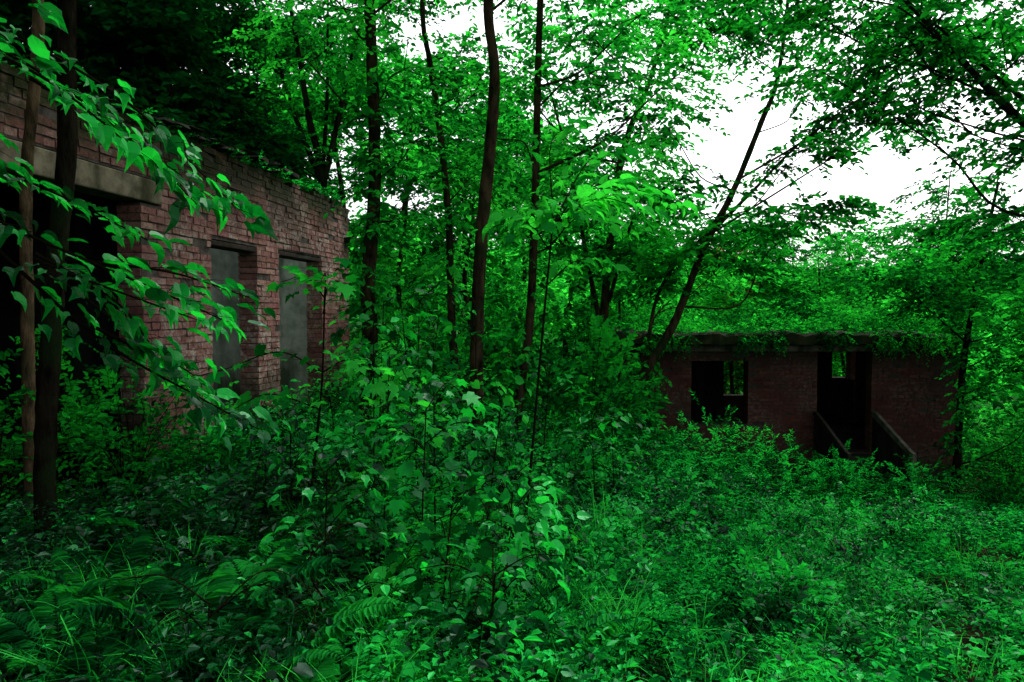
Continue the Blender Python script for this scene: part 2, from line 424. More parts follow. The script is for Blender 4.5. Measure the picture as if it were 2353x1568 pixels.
A = math.atan(.143); DX = (math.sin(A), math.cos(A)); DY = (math.cos(A), -math.sin(A))
BORG = (-4.2 - DX[0], 0 - DX[1], 0)
base1 = (-4.2, 6, .1)
h1 = bpy.data.objects.new("brick_house", None); COL.objects.link(h1); h1.location = base1
h1["label"] = "roofless abandoned pink brick house with empty doorways and mossy wall tops"; h1["category"] = "house"
op1 = [(4.9, 7.21, -1, 2.6), (4.2, 7.5, 2.6, 2.82), (8.3, 9.24, -1, 2.38), (9.79, 11.08, -1, 2.40)]
brick_wall("front_wall", h1, BORG, DX, DY, 12.15, .24, -.3, 3.44, op1, M_BRICK, base1, .10)
ex = np.array(BORG) + 12.15 * np.array([DX[0], DX[1], 0]) - .245 * np.array([DY[0], DY[1], 0])
brick_wall("end_wall", h1, ex, (-DY[0], -DY[1]), DX, 4.2, .24, -.3, 3.3, [], M_BRICK, base1, .25)
box_part("concrete_lintel", h1, base1, BORG, DX, DY, (4.21, -.236, 2.605), (7.49, .02, 2.815), M_CONC, 0, .012)
box_part("interior_plaster", h1, base1, BORG, DX, DY, (8.0, -4.2, -.3), (11.88, -4.05, 3.1), M_PLAST)
box_part("end_plaster", h1, base1, BORG, DX, DY, (11.80, -4.04, -.3), (11.895, -.26, 2.95), M_PLAST)
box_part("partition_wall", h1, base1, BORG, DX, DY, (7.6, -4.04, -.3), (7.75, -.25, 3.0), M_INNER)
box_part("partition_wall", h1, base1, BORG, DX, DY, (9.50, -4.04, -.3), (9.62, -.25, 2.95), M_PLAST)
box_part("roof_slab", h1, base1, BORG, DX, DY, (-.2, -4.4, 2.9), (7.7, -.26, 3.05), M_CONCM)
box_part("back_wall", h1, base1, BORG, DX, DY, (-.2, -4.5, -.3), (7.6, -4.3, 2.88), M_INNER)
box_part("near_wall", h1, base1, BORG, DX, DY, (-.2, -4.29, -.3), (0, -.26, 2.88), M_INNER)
box_part("concrete_ledge", h1, base1, BORG, DX, DY, (11.95, -.15, 2.72), (12.55, .12, 2.80), M_CONCM)
box_part("door_head", h1, base1, BORG, DX, DY, (8.305, -.235, 2.32), (9.235, -.01, 2.378), M_ROT)
box_part("door_head", h1, base1, BORG, DX, DY, (9.795, -.235, 2.34), (11.075, -.01, 2.398), M_ROT)
for s in np.arange(6.6, 10.1, .17):
    if R.random() < .8:
        a = s + R.uniform(-.05, .05); zz = 3.35 + R.uniform(0, .08)
        box_part("roof_tile", h1, base1, BORG, DX, DY, (a, -.3, zz), (a + R.uniform(.14, .26), R.uniform(.03, .13), zz + .022), M_ROT, .012, 0)

base2 = (5.8, 14, -2)
h2 = bpy.data.objects.new("brick_outbuilding", None); COL.objects.link(h2); h2.location = base2
h2["label"] = "low dark red brick ruin with mossy concrete roof and entrance steps"; h2["category"] = "house"
O2 = (2.3, 14, 0)
kw = dict(mort=M_MORTARD)
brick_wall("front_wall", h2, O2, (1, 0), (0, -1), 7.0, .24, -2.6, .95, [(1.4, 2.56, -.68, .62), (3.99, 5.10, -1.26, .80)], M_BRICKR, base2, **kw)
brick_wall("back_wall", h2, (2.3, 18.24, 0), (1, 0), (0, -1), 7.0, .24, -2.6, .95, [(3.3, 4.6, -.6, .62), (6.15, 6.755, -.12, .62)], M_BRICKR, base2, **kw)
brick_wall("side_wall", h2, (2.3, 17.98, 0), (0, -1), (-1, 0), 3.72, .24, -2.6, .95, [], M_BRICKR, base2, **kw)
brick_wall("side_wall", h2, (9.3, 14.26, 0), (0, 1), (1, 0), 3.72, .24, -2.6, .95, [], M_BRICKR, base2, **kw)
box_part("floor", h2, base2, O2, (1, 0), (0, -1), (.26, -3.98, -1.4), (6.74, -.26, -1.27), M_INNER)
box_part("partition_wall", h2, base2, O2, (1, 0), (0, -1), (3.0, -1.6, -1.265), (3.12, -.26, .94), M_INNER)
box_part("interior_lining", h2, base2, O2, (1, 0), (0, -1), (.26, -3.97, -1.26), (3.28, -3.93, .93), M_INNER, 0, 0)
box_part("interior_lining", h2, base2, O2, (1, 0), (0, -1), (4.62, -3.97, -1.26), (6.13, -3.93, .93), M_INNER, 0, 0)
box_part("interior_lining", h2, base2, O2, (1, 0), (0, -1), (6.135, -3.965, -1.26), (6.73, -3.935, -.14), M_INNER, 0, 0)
box_part("ring_beam", h2, base2, O2, (1, 0), (0, -1), (.6, -.2, .815), (5.95, .025, .948), M_CONCP, 0, .01)
def slab(name, x0, x1, y0, y1, z0, z1):
    g = Geo(); n = 40
    xs = np.linspace(x0, x1, n); yf = y0 + R.normal(0, .02, n) + np.where(R.random(n) < .18, .08, 0); zt = z1 + R.normal(0, .02, n); zb = z0 + R.uniform(0, .02, n)
    rows = [(y1 + 0 * xs, z0 + 0 * xs), (yf, zb), (yf - .01, zt - .04), (yf + .05, zt), (y1 + 0 * xs, zt)]
    V = np.stack([np.stack([xs, y, z], 1) for y, z in rows], 0)
    I = np.arange(5 * n).reshape(5, n)
    g.add(V, np.stack([I[:-1, :-1], I[:-1, 1:], I[1:, 1:], I[1:, :-1]], -1).reshape(-1, 4))
    g.add(V.reshape(-1, 3), np.stack([I[4, :-1], I[4, 1:], I[0, 1:], I[0, :-1]], -1))
    for k in (0, -1):
        g.add(V[:, k], np.array([(0, 1, 2, 3)])); g.add(V[[0, 3, 4], k], np.array([(0, 1, 2)]))
    obj(name, g.mesh(name, [M_CONCM], base2), h2)
slab("roof_slab", 2.55, 8.2, 13.66, 18.5, .962, 1.20)
slab("roof_edge", 8.203, 9.42, 13.9, 18.4, .965, 1.12)
g = Geo()
for i in range(5):
    boxes(g, (4.02, .002 + i * .28, -2.8), (5.06, .28 + i * .28, -1.30 - .16 * i), O2, (1, 0), (0, -1))
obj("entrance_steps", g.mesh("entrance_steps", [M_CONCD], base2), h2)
def parapet(x0, x1, mat, th=.10):
    g = Geo()
    prof = [(.005, -.42), (.10, -.42), (1.38, -.98), (1.48, -1.0), (1.48, -2.8), (1.40, -2.8), (1.40, -.99 - th), (.005, -.42 - th)]
    V = np.array([(O2[0] + x, O2[1] - a, z) for x in (x0, x1) for a, z in prof]); n = 8
    g.add(V, np.array([(i, (i + 1) % n, n + (i + 1) % n, n + i) for i in range(n)]), 0)
    for off in (0, 8):
        g.add(V, np.array([(0, 7, 6, 1), (2, 6, 5, 3)]) + off); g.add(V, np.array([(1, 6, 2), (3, 5, 4)]) + off)
    g.add(*[np.array([(O2[0] + x, O2[1] - a, z) for x in (x0 + .015, x1 - .015) for a, z in [(.005, -.42 - th), (1.40, -.99 - th), (1.40, -2.8), (.005, -2.8)]]),
            np.array([(0, 1, 2, 3), (7, 6, 5, 4)])], 1)
    obj("stair_parapet", g.mesh("stair_parapet", [mat, M_INNER], base2), h2)
parapet(5.11, 5.18, M_CONCP); parapet(3.91, 3.97, M_CONCD, .07)

# ------------------------------------------------------------------ trees
def crown_clusters(gt, gc, trunk, clusters, ls, tpl, dens=1.0, M=12, L=.5, mat=0, droop=.25, limb=.02, nj=.4):
    trunk = np.asarray(trunk, float)
    C = catmull(trunk, 6)
    for (x, y, z, rx, rz) in clusters:
        c = np.array([x, y, z], float)
        hd = np.hypot(C[:, 0] - x, C[:, 1] - y)
        cost = np.abs(C[:, 2] - (z - .55 * hd - .2)) + .15 * hd + np.where(C[:, 2] > z, 2, 0)
        a = C[np.argmin(cost)]
        dl = np.linalg.norm(c - a)
        arch = np.array([0, 0, .12 * dl]) * (1 if c[2] < a[2] + .5 else -.6)
        m1 = a + (c - a) * .33 + arch * .9 + R.normal(0, .03 + .035 * dl, 3)
        m2_ = a + (c - a) * .68 + arch * .8 + R.normal(0, .03 + .035 * dl, 3)
        tip = c + norm(c - a) * rx * .6 * np.array([1, 1, .4]) + R.normal(0, .06, 3)
        tube(gt, [a, m1, m2_, c, tip], limb * (.45 + .3 * dl), .004, 6, 0, 5)
        n = max(8, int(dens * 75 * rx * (rx + rz)))
        dirs = norm(R.normal(size=(n, 3))); rad = R.uniform(0, 1, n) ** .45
        o = c + dirs * rad[:, None] * np.array([rx, rx, rz])
        out = norm(o - c + .5 * (c - a) * np.array([1, 1, 0]) / (dl + .1))
        d = out * np.array([1, 1, .35]) + R.normal(0, .45, (n, 3)) * np.array([1, 1, .3]) + UP * .1
        sprays(gc, o, d, L * R.uniform(.55, 1.3, n), M, ls, tpl, droop, nj, .0025, mat, 1)
        k = max(4, n // 8)
        sel = o[R.choice(n, k, replace=False)]
        st = np.where(R.random((k, 1)) < .5, c, m2_)
        m2 = (st + sel) / 2 + R.normal(0, .06, (k, 3))
        twigs(gt, st, m2, sel, np.full(k, .006 * (.5 + rx)), 0)

def add_tree(name, label, cat, trunk, r0, r1, clusters, ls=.08, tpl=OV, dens=1.0, leaf=M_LEAF, bark=M_BARK, M=12, L=.5,
             extra=None, vine=None, droop=.35, limb=.02, group=None, nj=.6, sides=10):
    gt, gc = Geo(), Geo()
    trunk = np.asarray(trunk, float)
    b = trunk[0].copy(); t2 = trunk.copy(); t2[0, 2] = min(t2[0, 2], float(terr(b[0], b[1]))) - .15
    tube(gt, t2, r0 * 1.1, r1, sides, 0, 7, .06)
    for e in (extra or []):
        tube(gt, e[0], e[1], e[2], 7, 0, 6, .04)
    crown_clusters(gt, gc, trunk, clusters, ls, tpl, dens, M, L, 0, droop, limb, nj)
    for e in (extra or []):
        P = catmull(e[0], 8)
        P = P[len(P) // 3:]
        n = len(P) * 4
        o = P[R.integers(0, len(P), n)]
        d = R.normal(0, 1, (n, 3)) * np.array([1, 1, .4]) + UP * .15
        sprays(gc, o, d, L * R.uniform(.5, 1.3, n), M, ls, tpl, droop, nj, .0025, 0, 1)
    if vine:
        z0, z1, n, vr, vls = vine
        C = catmull(trunk, 10); ok = (C[:, 2] > z0) & (C[:, 2] < z1); C = C[ok]
        q = C[R.integers(0, len(C), n)] + R.normal(0, .05, (n, 3))
        az = R.uniform(0, 2 * np.pi, n); hd = np.stack([np.cos(az), np.sin(az), 0 * az], 1)
        sprays(gc, q + hd * r0, hd + UP * R.uniform(-.6, .2, (n, 1)), vr * R.uniform(.3, 1.2, n), 6, vls, HE, .4, .4, .002, 0, 1)
    e = bpy.data.objects.new(name, None); COL.objects.link(e); e.location = b
    e["label"] = label; e["category"] = cat
    if group: e["group"] = group
    obj("trunk", gt.mesh("trunk", [bark], b), e)
    obj("crown", gc.mesh("crown", [leaf, M_TWIG], b), e)
    return e

TR = "forest_tree"
add_tree(TR, "slender dark trunked tree close to the pink brick wall", "tree",
         [(-2.9, 4.2, .05), (-2.90, 4.2, .6), (-2.86, 4.2, 1.17), (-2.80, 4.2, 1.87), (-2.71, 4.2, 2.6), (-2.68, 4.2, 3.53), (-2.6, 4.3, 5), (-2.5, 4.4, 7)], .060, .044,
         [(-2.0, 4.0, 5.8, 1.5, .6), (-3.2, 4.6, 6.4, 1.4, .6), (-1.8, 3.2, 6.8, 1.5, .6), (-2.8, 5.2, 5.2, 1.2, .5)], dens=.8, M=10, bark=M_BARKD)
add_tree(TR, "slender tan barked tree beside the pink brick wall", "tree",
         [(-3.29, 4.62, .15), (-3.27, 4.6, 1.0), (-3.26, 4.6, 1.8), (-3.24, 4.6, 2.54), (-3.13, 4.6, 3.7), (-3.2, 4.5, 5.2), (-3.5, 4.5, 7.4)], .040, .03,
         [(-4.2, 4.2, 6.5, 1.4, .6), (-3.4, 5.6, 7.2, 1.5, .6)], dens=.8, bark=M_BARKT, M=10)
add_tree(TR, "tall straight tree with climbing vines on its trunk", "tree",
         [(-1.65, 7.5, .02), (-1.56, 7.5, 1.22), (-1.58, 7.5, 1.93), (-1.50, 7.5, 2.89), (-1.50, 7.5, 3.85), (-1.53, 7.5, 5.04), (-1.5, 7.6, 7), (-1.4, 7.6, 8.6)], .085, .04,
         [(-1.15, 7.4, 4.2, .6, .4), (-1.0, 7.2, 3.4, .5, .35), (-2.1, 7.8, 5.2, .9, .4), (-1.4, 7.6, 6.4, 1.5, .7), (-2.3, 7.6, 4.4, .5, .25), (-.9, 7.3, 5.3, .7, .4), (-1.2, 7.3, 2.7, .35, .3)], vine=(.4, 5, 220, .35, .075), leaf=M_BRIGHT)
add_tree(TR, "thin crooked forest tree with small leafy branches", "tree",
         [(-.54, 8, .1), (-.62, 8, .7), (-.69, 8, 1.19), (-.72, 8, 2.0), (-.74, 8, 2.72), (-.85, 8, 3.84), (-.95, 8, 4.5), (-1.03, 8, 5.27), (-.9, 8, 7.5)], .052, .025,
         [(-.5, 8.2, 3.2, .5, .35), (-1.1, 8.3, 5.9, 1.0, .5), (-.35, 8.4, 4.5, .7, .3), (-.9, 8.4, 2.4, .5, .35)], vine=(.2, 3.4, 80, .3, .07), leaf=M_BRIGHT)
add_tree(TR, "tall straight dark trunked tree rising from undergrowth", "tree",
         [(-.315, 6.5, -.1), (-.33, 6.5, .6), (-.336, 6.5, 1.27), (-.294, 6.5, 2.26), (-.19, 6.5, 3.34), (-.165, 6.5, 3.9), (-.22, 6.5, 4.58), (-.1, 6.5, 6.4), (0, 6.5, 8)], .068, .035,
         [(.5, 6.4, 5.0, .8, .35), (-.2, 6.5, 6.6, 1.5, .7), (.9, 6.9, 6.0, 1.0, .4)], vine=(0, 1.0, 30, .2, .06))
add_tree(TR, "slim dark forest tree with layered leafy branches", "tree",
         [(.02, 8, -.24), (.08, 8, .58), (.2, 8, 1.4), (.265, 8, 2.72), (.286, 8, 3.74), (.327, 8, 5.27), (.4, 8, 7), (.4, 8, 8.8)], .055, .028,
         [(.9, 8.1, 4.4, .8, .3), (.4, 8, 5.9, 1.2, .5), (1.3, 8.4, 3.4, .7, .3), (.8, 7.8, 2.8, .6, .25), (-.2, 8.3, 3.7, .5, .25), (1.5, 8.2, 5.1, .8, .25), (1.9, 8.4, 4.4, .6, .25)], vine=(.0, 3.2, 90, .25, .07), leaf=M_BRIGHT, ls=.09)
add_tree(TR, "leaning forked tree beside the low brick outbuilding", "tree",
         [(1.57, 11, -.4), (1.85, 11, .34), (2.1, 11, .58), (2.55, 11, 1.32), (2.76, 11, 1.81), (3.11, 11, 2.72), (3.54, 11, 3.56), (3.96, 11, 4.62), (4.2, 11, 5.25), (4.34, 11, 6.3), (4.4, 11, 7.4)], .078, .022,
         [(4.3, 11, 6.7, 1.3, .4), (3.1, 11.2, 6.3, .9, .3), (5.4, 10.8, 5.9, 1.0, .3), (4.3, 10.8, 3.15, .8, .2), (5.9, 11, 4.6, .9, .25), (4.9, 11, 5.2, .7, .3), (2.7, 10.8, 3.5, .7, .3), (2.5, 11, 2.5, .7, .35), (3.4, 11, 2.4, .7, .2), (4.6, 10.6, 4.1, .6, .2), (2.2, 10.6, 4.6, .7, .3), (6.6, 10.6, 5.6, .9, .3), (3.9, 10.6, 5.7, .6, .25), (3.7, 10.8, 2.9, .6, .2), (5.2, 11, 3.3, .6, .2)],
         extra=[([(3.3, 11, 3.0), (3.8, 11, 3.5), (4.7, 11, 4.4), (5.8, 11, 5.1)], .035, .01), ([(2.2, 11, 1.2), (2.35, 11, 1.9), (2.72, 11, 2.5), (3.3, 11, 3.0)], .032, .02)], dens=1.05, ls=.12, limb=.013, M=9)
add_tree(TR, "dark forked tree standing behind the pink brick house", "tree",
         [(-3.9, 14, .1), (-3.9, 14, 2.5), (-3.85, 14, 4.28), (-4.1, 14, 5.5), (-4.3, 14, 6.8), (-4.6, 14, 8.6)], .11, .03,
         [(-4.8, 14, 7.3, 1.1, .4), (-3.3, 14, 6.4, .8, .3), (-2.5, 13.5, 7.7, 1.0, .4), (-5.0, 14, 5.1, .9, .5), (-2.9, 14, 4.6, .9, .5), (-4.0, 13.6, 8.6, 1.3, .5)],
         extra=[([(-3.86, 14, 4.2), (-4.4, 14, 5.6), (-4.8, 14, 6.9), (-5.3, 14, 8.2)], .06, .02), ([(-3.86, 14, 4.1), (-3.5, 14, 5.6), (-3.2, 14, 6.9), (-2.8, 14, 8)], .07, .02), ([(-3.87, 14, 4.3), (-3.75, 14, 5.8), (-3.7, 14, 8)], .05, .02)], ls=.10, leaf=M_LEAF, bark=M_BARKD)
add_tree(TR, "multi stemmed tree growing on the overgrown bank", "tree",
         [(1.5, 12, -.4), (1.6, 12, 1.3), (1.71, 12, 2.82), (1.94, 12, 4.43), (2.3, 12, 5.4), (2.56, 12, 6.2), (2.9, 12, 7.6)], .08, .025,
         [(1.2, 12, 4.4, .8, .35), (2.3, 12, 4.7, .6, .25), (2.5, 12, 6.6, 1.0, .35), (1.1, 12, 6.5, 1.0, .4), (2.3, 12, 3.3, .9, .35), (.6, 12, 3.2, 1.0, .5), (1.7, 12, 2.4, 1, .4), (3.3, 12.3, 2.2, .8, .3), (.2, 12, 5.4, .8, .3), (3.5, 12, 6.4, .8, .3), (1.7, 12, 5.5, .7, .3)],
         extra=[([(1.6, 12, 1.2), (1.3, 12, 2.6), (1.0, 12, 4.2), (.5, 12, 6)], .05, .015), ([(1.7, 12, 1.8), (2.1, 12, 3.2), (2.7, 12, 4.6)], .04, .012)], ls=.13, dens=.95, M=9, leaf=M_BRIGHT)
add_tree(TR, "spreading tree with arching limbs over the clearing", "tree",
         [(7.6, 7.4, -1.1), (7.4, 7.4, 1), (6.9, 7.5, 2.4), (6.2, 7.6, 3.2), (5.6, 7.8, 3.9), (5.0, 7.8, 4.5), (4.5, 8, 5.2)], .09, .015,
         [(4.0, 8, 5.1, .9, .3), (4.9, 8, 4.9, .9, .35), (5.7, 7.8, 4.5, .9, .35), (6.0, 8, 3.6, .8, .25), (5.1, 8.2, 4.1, .7, .2), (6.1, 8.4, 2.8, .7, .3), (3.2, 8.2, 5.5, .8, .25), (5.0, 6.8, 5.6, 1.3, .4), (3.4, 7.5, 5.6, 1.0, .3), (5.6, 6.6, 3.3, .5, .2), (4.5, 8.2, 4.5, .7, .2), (5.9, 8.6, 5.3, 1.0, .4), (6.3, 7.8, 1.9, .6, .3), (3.8, 8.4, 4.5, .5, .18)],
         extra=[([(6.9, 7.5, 2.4), (6.2, 7.9, 3.7), (5.6, 8.2, 4.5), (4.6, 8.5, 5.6)], .04, .012)], ls=.10, M=10, limb=.013, dens=1.1, bark=M_BARKD)
add_tree(TR, "leafy tree overhanging the corner of the red outbuilding", "tree",
         [(8.25, 12.6, -1.8), (8.3, 12.6, -.6), (8.3, 12.5, .8), (8.6, 12.6, 2.4), (8.9, 12.6, 4)], .07, .025,
         [(8.0, 12.3, 2.5, 1.1, .45), (6.9, 12.2, 2.2, .9, .3), (7.7, 12, 1.8, .8, .3), (9.2, 12.6, 3.0, 1.2, .6), (9.4, 12.2, 1.8, .9, .6), (8.8, 12, 1.2, .7, .35), (9.3, 12.4, .8, .7, .5), (8.8, 12.2, .3, .5, .4), (9.1, 12, -.4, .4, .4)], vine=(-1.5, 1.2, 120, .35, .08), dens=1.2, ls=.11, M=10, bark=M_BARKD)
add_tree(TR, "young spindly tree with sparse leaves past the outbuilding", "tree",
         [(10.0, 16.5, -2), (10.2, 16.5, 1.5), (10.4, 16.5, 3.4), (10.5, 16.5, 5)], .05, .01,
         [(10.4, 16.5, 4.5, .8, .4), (9.7, 16.5, 3.6, .7, .25), (11, 16.5, 3.5, .8, .4), (10.6, 16, 2.6, .9, .4)], dens=1.0, ls=.13, M=9)
add_tree(TR, "broad unseen tree added behind the camera to shade the forest floor", "tree",
         [(-3.4, -1.5, .1), (-3.2, -1.4, 2.0), (-2.6, -1.0, 3.6), (-2.3, -.6, 5.5)], .14, .05,  # out of view, crown added and shaped to darken the left foreground
         [(-2.4, .8, 4.1, 1.3, .4), (-1.0, .4, 4.0, 1.3, .4), (-3.2, 2.0, 4.6, 1.3, .4), (-1.4, 1.8, 4.6, 1.2, .4), (.3, .2, 4.4, 1.2, .4), (-2.2, 2.8, 5.4, 1.3, .5)], dens=1.0, ls=.18, M=7)

def bg_template(nc, ls, leafm, dens):
    gt, gc = Geo(), Geo()
    tr = [(0, 0, -.3), (.1, 0, 1.5), (-.1, .1, 3.4), (.1, 0, 5.2), (.2, .1, 7.4)]
    tube(gt, tr, .1, .025, 8, 0, 6, .05)
    cl = []
    for i in range(nc):
        z = R.uniform(1.2, 7.6); a = R.uniform(0, 6.28); rr = R.uniform(.4, 1.5) * (1.15 - z / 11)
        cl.append((rr * math.cos(a), rr * math.sin(a), z, R.uniform(.6, 1.0), R.uniform(.22, .4)))
    crown_clusters(gt, gc, tr, cl, ls, FA, dens, 9, .55, 0, .35, .018, .6)
    return gt.mesh("trunk", [M_BARK]), gc.mesh("crown", [leafm, M_TWIG])
TM = [bg_template(15, .18, M_LEAF, .65), bg_template(15, .17, M_BRIGHT, .68)]
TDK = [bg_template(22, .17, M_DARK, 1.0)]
TBR = [bg_template(18, .16, M_BRIGHT, .8)]
def put_bg(x, y, t, s=1.0, dz=0.0, label="leafy forest tree in the dense green wood", grp="trees of the surrounding wood"):
    e = bpy.data.objects.new(TR, None); COL.objects.link(e)
    e.location = (x, y, float(terr(x, y)) + dz); e.scale = (s * R.uniform(.9, 1.15),) * 2 + (s,)
    e.rotation_euler = (0, 0, R.uniform(0, 6.28))
    e["label"] = label; e["category"] = "tree"; e["group"] = grp
    obj("trunk", t[0], e); obj("crown", t[1], e)
DKL = "densely leaved dark tree behind the pink brick house"
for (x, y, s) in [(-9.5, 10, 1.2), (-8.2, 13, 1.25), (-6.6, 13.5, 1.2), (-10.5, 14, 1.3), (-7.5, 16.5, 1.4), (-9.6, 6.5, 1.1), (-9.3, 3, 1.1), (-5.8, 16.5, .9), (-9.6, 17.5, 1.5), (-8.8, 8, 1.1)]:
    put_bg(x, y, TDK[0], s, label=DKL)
for i, (x, y, s) in enumerate([(-4.8, 19, 1.25), (-2.6, 17, 1.0), (-1.4, 20, 1.2), (0.2, 16.5, .8), (1.6, 20, .95), (-3.6, 24, 1.3), (-.3, 25, 1.15), (-2.2, 13.8, .66), (-.8, 12.8, .62), (2.8, 25, 1.0), (-7, 23, 1.4), (-5.6, 16, .9),
                               (13.6, 15, .95), (15.2, 18, 1.0), (12.6, 20, .75), (.4, 14.5, .65), (11.4, 13.2, .75), (2.9, 18.6, .75)]):
    put_bg(x, y, TM[i % 2], s)
for i, (x, y, s) in enumerate([(3.4, 21, .82), (5.4, 23, .86), (7.0, 21.5, .80), (8.6, 24, .92), (10.5, 23, .84), (12.2, 25, .98), (14.5, 24, .98), (16.5, 26, 1.05), (4.6, 28, 1.05), (9.5, 29, 1.12), (11.4, 18.8, .55), (13.4, 27, 1.05), (6.6, 29, 1.08), (11.8, 31, 1.2), (4.4, 19.6, .6), (8.2, 19.8, .58)]):
    put_bg(x, y, TBR[0] if i % 3 else TM[0], s, label="bright yellow green tree standing beyond the outbuilding")
put_bg(8.2, 26, bg_template(12, .15, M_RUST, .8), 1.0, label="tree with reddish young leaves beyond the outbuilding")

g = Geo(); n = 46000
a = R.uniform(-.3, 1.3, n); r = 34 + 190 * R.uniform(0, 1, n) ** 1.3; x = a * r * .8; y = r
hgt = np.where(a < .3, 7.0, 5.2) * R.uniform(.2, 1, n) ** .5 * (1 + .4 * np.sin(x * .6) * np.sin(y * .35))
p = np.stack([x, y, terr(x, y) + hgt - 1.5], 1)
leaves(g, p, R.normal(size=(n, 3)) * np.array([1, 1, .4]), UP + R.normal(0, .5, (n, 3)), R.uniform(.5, 1.2, n) * (.4 + r / 80), FA, 0)
obj("distant_woodland", g.mesh("distant_woodland", [M_BRIGHT]), kind="stuff", label="far off wood covering the hillside slopes", category="woodland")

# ------------------------------------------------------------------ broad leaved saplings
def sapling(pts, branches, ls=.1, tpl=BR, r=.012, label="broad leaved maple sapling", leaf=M_BIG, step=.06, droop=.22, bark=M_TWIG, nj=.4):
    gt, gc = Geo(), Geo()
    pts = np.asarray(pts, float); b = pts[0].copy(); pts[0, 2] -= .05
    tube(gt, pts, r, r * .5, 6, 0, 6, .05)
    for br in branches:
        C = catmull(br, 8); tube(gt, br, r * .5, .002, 5, 0, 6)
        seg = np.linalg.norm(np.diff(C, axis=0), axis=1).sum()
        n = max(3, int(seg / step)); idx = np.linspace(len(C) * .12, len(C) - 1, n).astype(int)
        T = norm(np.gradient(C, axis=0))[idx]; P = C[idx]
        side = norm(np.cross(T, UP)); sg = np.where(np.arange(n) % 2, 1, -1)[:, None]
        pe = R.uniform(.03, .14, n)[:, None]
        Q = P + (side * sg * .9 + T * .5 + R.normal(0, .25, (n, 3))) * pe
        twigs(gt, P, (P + Q) / 2 + UP * .005, Q, np.full(n, .0014), 0)
        D = T * .7 + side * sg * R.uniform(.1, .9, (n, 1)) - UP * R.uniform(.0, droop * 2, (n, 1)) + R.normal(0, .2, (n, 3))
        NN = UP * 1.0 + R.normal(0, nj, (n, 3)) + T * .3
        leaves(gc, Q, D, NN, ls * R.uniform(.45, 1.15, n), tpl, 0)
    e = bpy.data.objects.new("leafy_sapling", None); COL.objects.link(e); e.location = b
    e["label"] = label; e["category"] = "sapling"
    obj("stem", gt.mesh("stem", [bark], b), e); obj("foliage", gc.mesh("foliage", [leaf], b), e)

def B(*p): return [tuple(q) for q in p]
sapling([(-2.5, 2.1, .1), (-2.4, 2.1, 1.2), (-2.2, 2.1, 2.2), (-2.0, 2.15, 3.0)],
        [B((-2.15, 2.1, 2.35), (-1.7, 2.2, 2.5), (-1.3, 2.25, 2.32), (-1.05, 2.3, 2.08), (-.92, 2.3, 1.95)),
         B((-2.0, 2.15, 2.6), (-1.6, 2.3, 2.42), (-1.3, 2.4, 2.18), (-1.1, 2.4, 1.98)),
         B((-1.7, 2.2, 2.45), (-1.4, 2.1, 2.3), (-1.15, 2.1, 2.1)),
         B((-2.3, 2.1, 1.95), (-1.9, 2.3, 2.12), (-1.6, 2.4, 2.02), (-1.3, 2.45, 1.86)),
         B((-1.9, 2.3, 2.0), (-1.55, 2.2, 1.85), (-1.2, 2.3, 1.68), (-.98, 2.3, 1.58)),
         B((-1.7, 2.2, 1.85), (-1.4, 2.3, 1.52), (-1.1, 2.35, 1.32), (-.88, 2.35, 1.2)),
         B((-1.5, 2.3, 1.7), (-1.3, 2.4, 1.5), (-1.12, 2.4, 1.38)),
         B((-2.0, 2.1, 2.2), (-1.8, 2.0, 2.18), (-1.55, 2.0, 2.1)),
         B((-2.1, 2.15, 2.8), (-1.8, 2.2, 2.75), (-1.55, 2.2, 2.6)),
         B((-1.6, 2.3, 1.78), (-1.35, 2.2, 1.7), (-1.02, 2.2, 1.58)),
         B((-1.6, 2.3, 2.38), (-1.4, 2.4, 2.25), (-1.2, 2.5, 2.1)),
         B((-1.4, 2.3, 1.55), (-1.25, 2.5, 1.4), (-1.15, 2.6, 1.2)),
         B((-1.6, 2.3, 1.8), (-1.4, 2.4, 1.65), (-1.3, 2.5, 1.45)),
         B((-1.5, 2.3, 1.78), (-1.25, 2.5, 1.75), (-1.0, 2.6, 1.66))],
        ls=.078, r=.014, step=.019, droop=.12, nj=.3, label="sapling with long arching boughs of broad pointed leaves")
sapling([(-1.4, 4.6, .15), (-1.33, 4.6, .7), (-1.28, 4.6, 1.2), (-1.26, 4.6, 1.75)],
        [B((-1.27, 4.6, 1.6), (-1.2, 4.5, 1.8), (-1.05, 4.4, 1.78)), B((-1.26, 4.6, 1.7), (-1.35, 4.5, 1.84), (-1.48, 4.4, 1.8)), B((-1.26, 4.6, 1.7), (-1.2, 4.4, 1.85), (-1.2, 4.3, 1.8)),
         B((-1.28, 4.6, 1.2), (-1.5, 4.4, 1.35), (-1.8, 4.3, 1.25), (-2.0, 4.2, 1.2)), B((-1.28, 4.6, 1.2), (-1.05, 4.4, 1.3), (-.8, 4.2, 1.2)), B((-1.3, 4.6, .95), (-1.5, 4.2, 1.1), (-1.7, 4.0, 1.0))], ls=.12,
        label="thin sapling with a tuft of bright lobed leaves", leaf=M_BRIGHT, step=.04, tpl=LO)
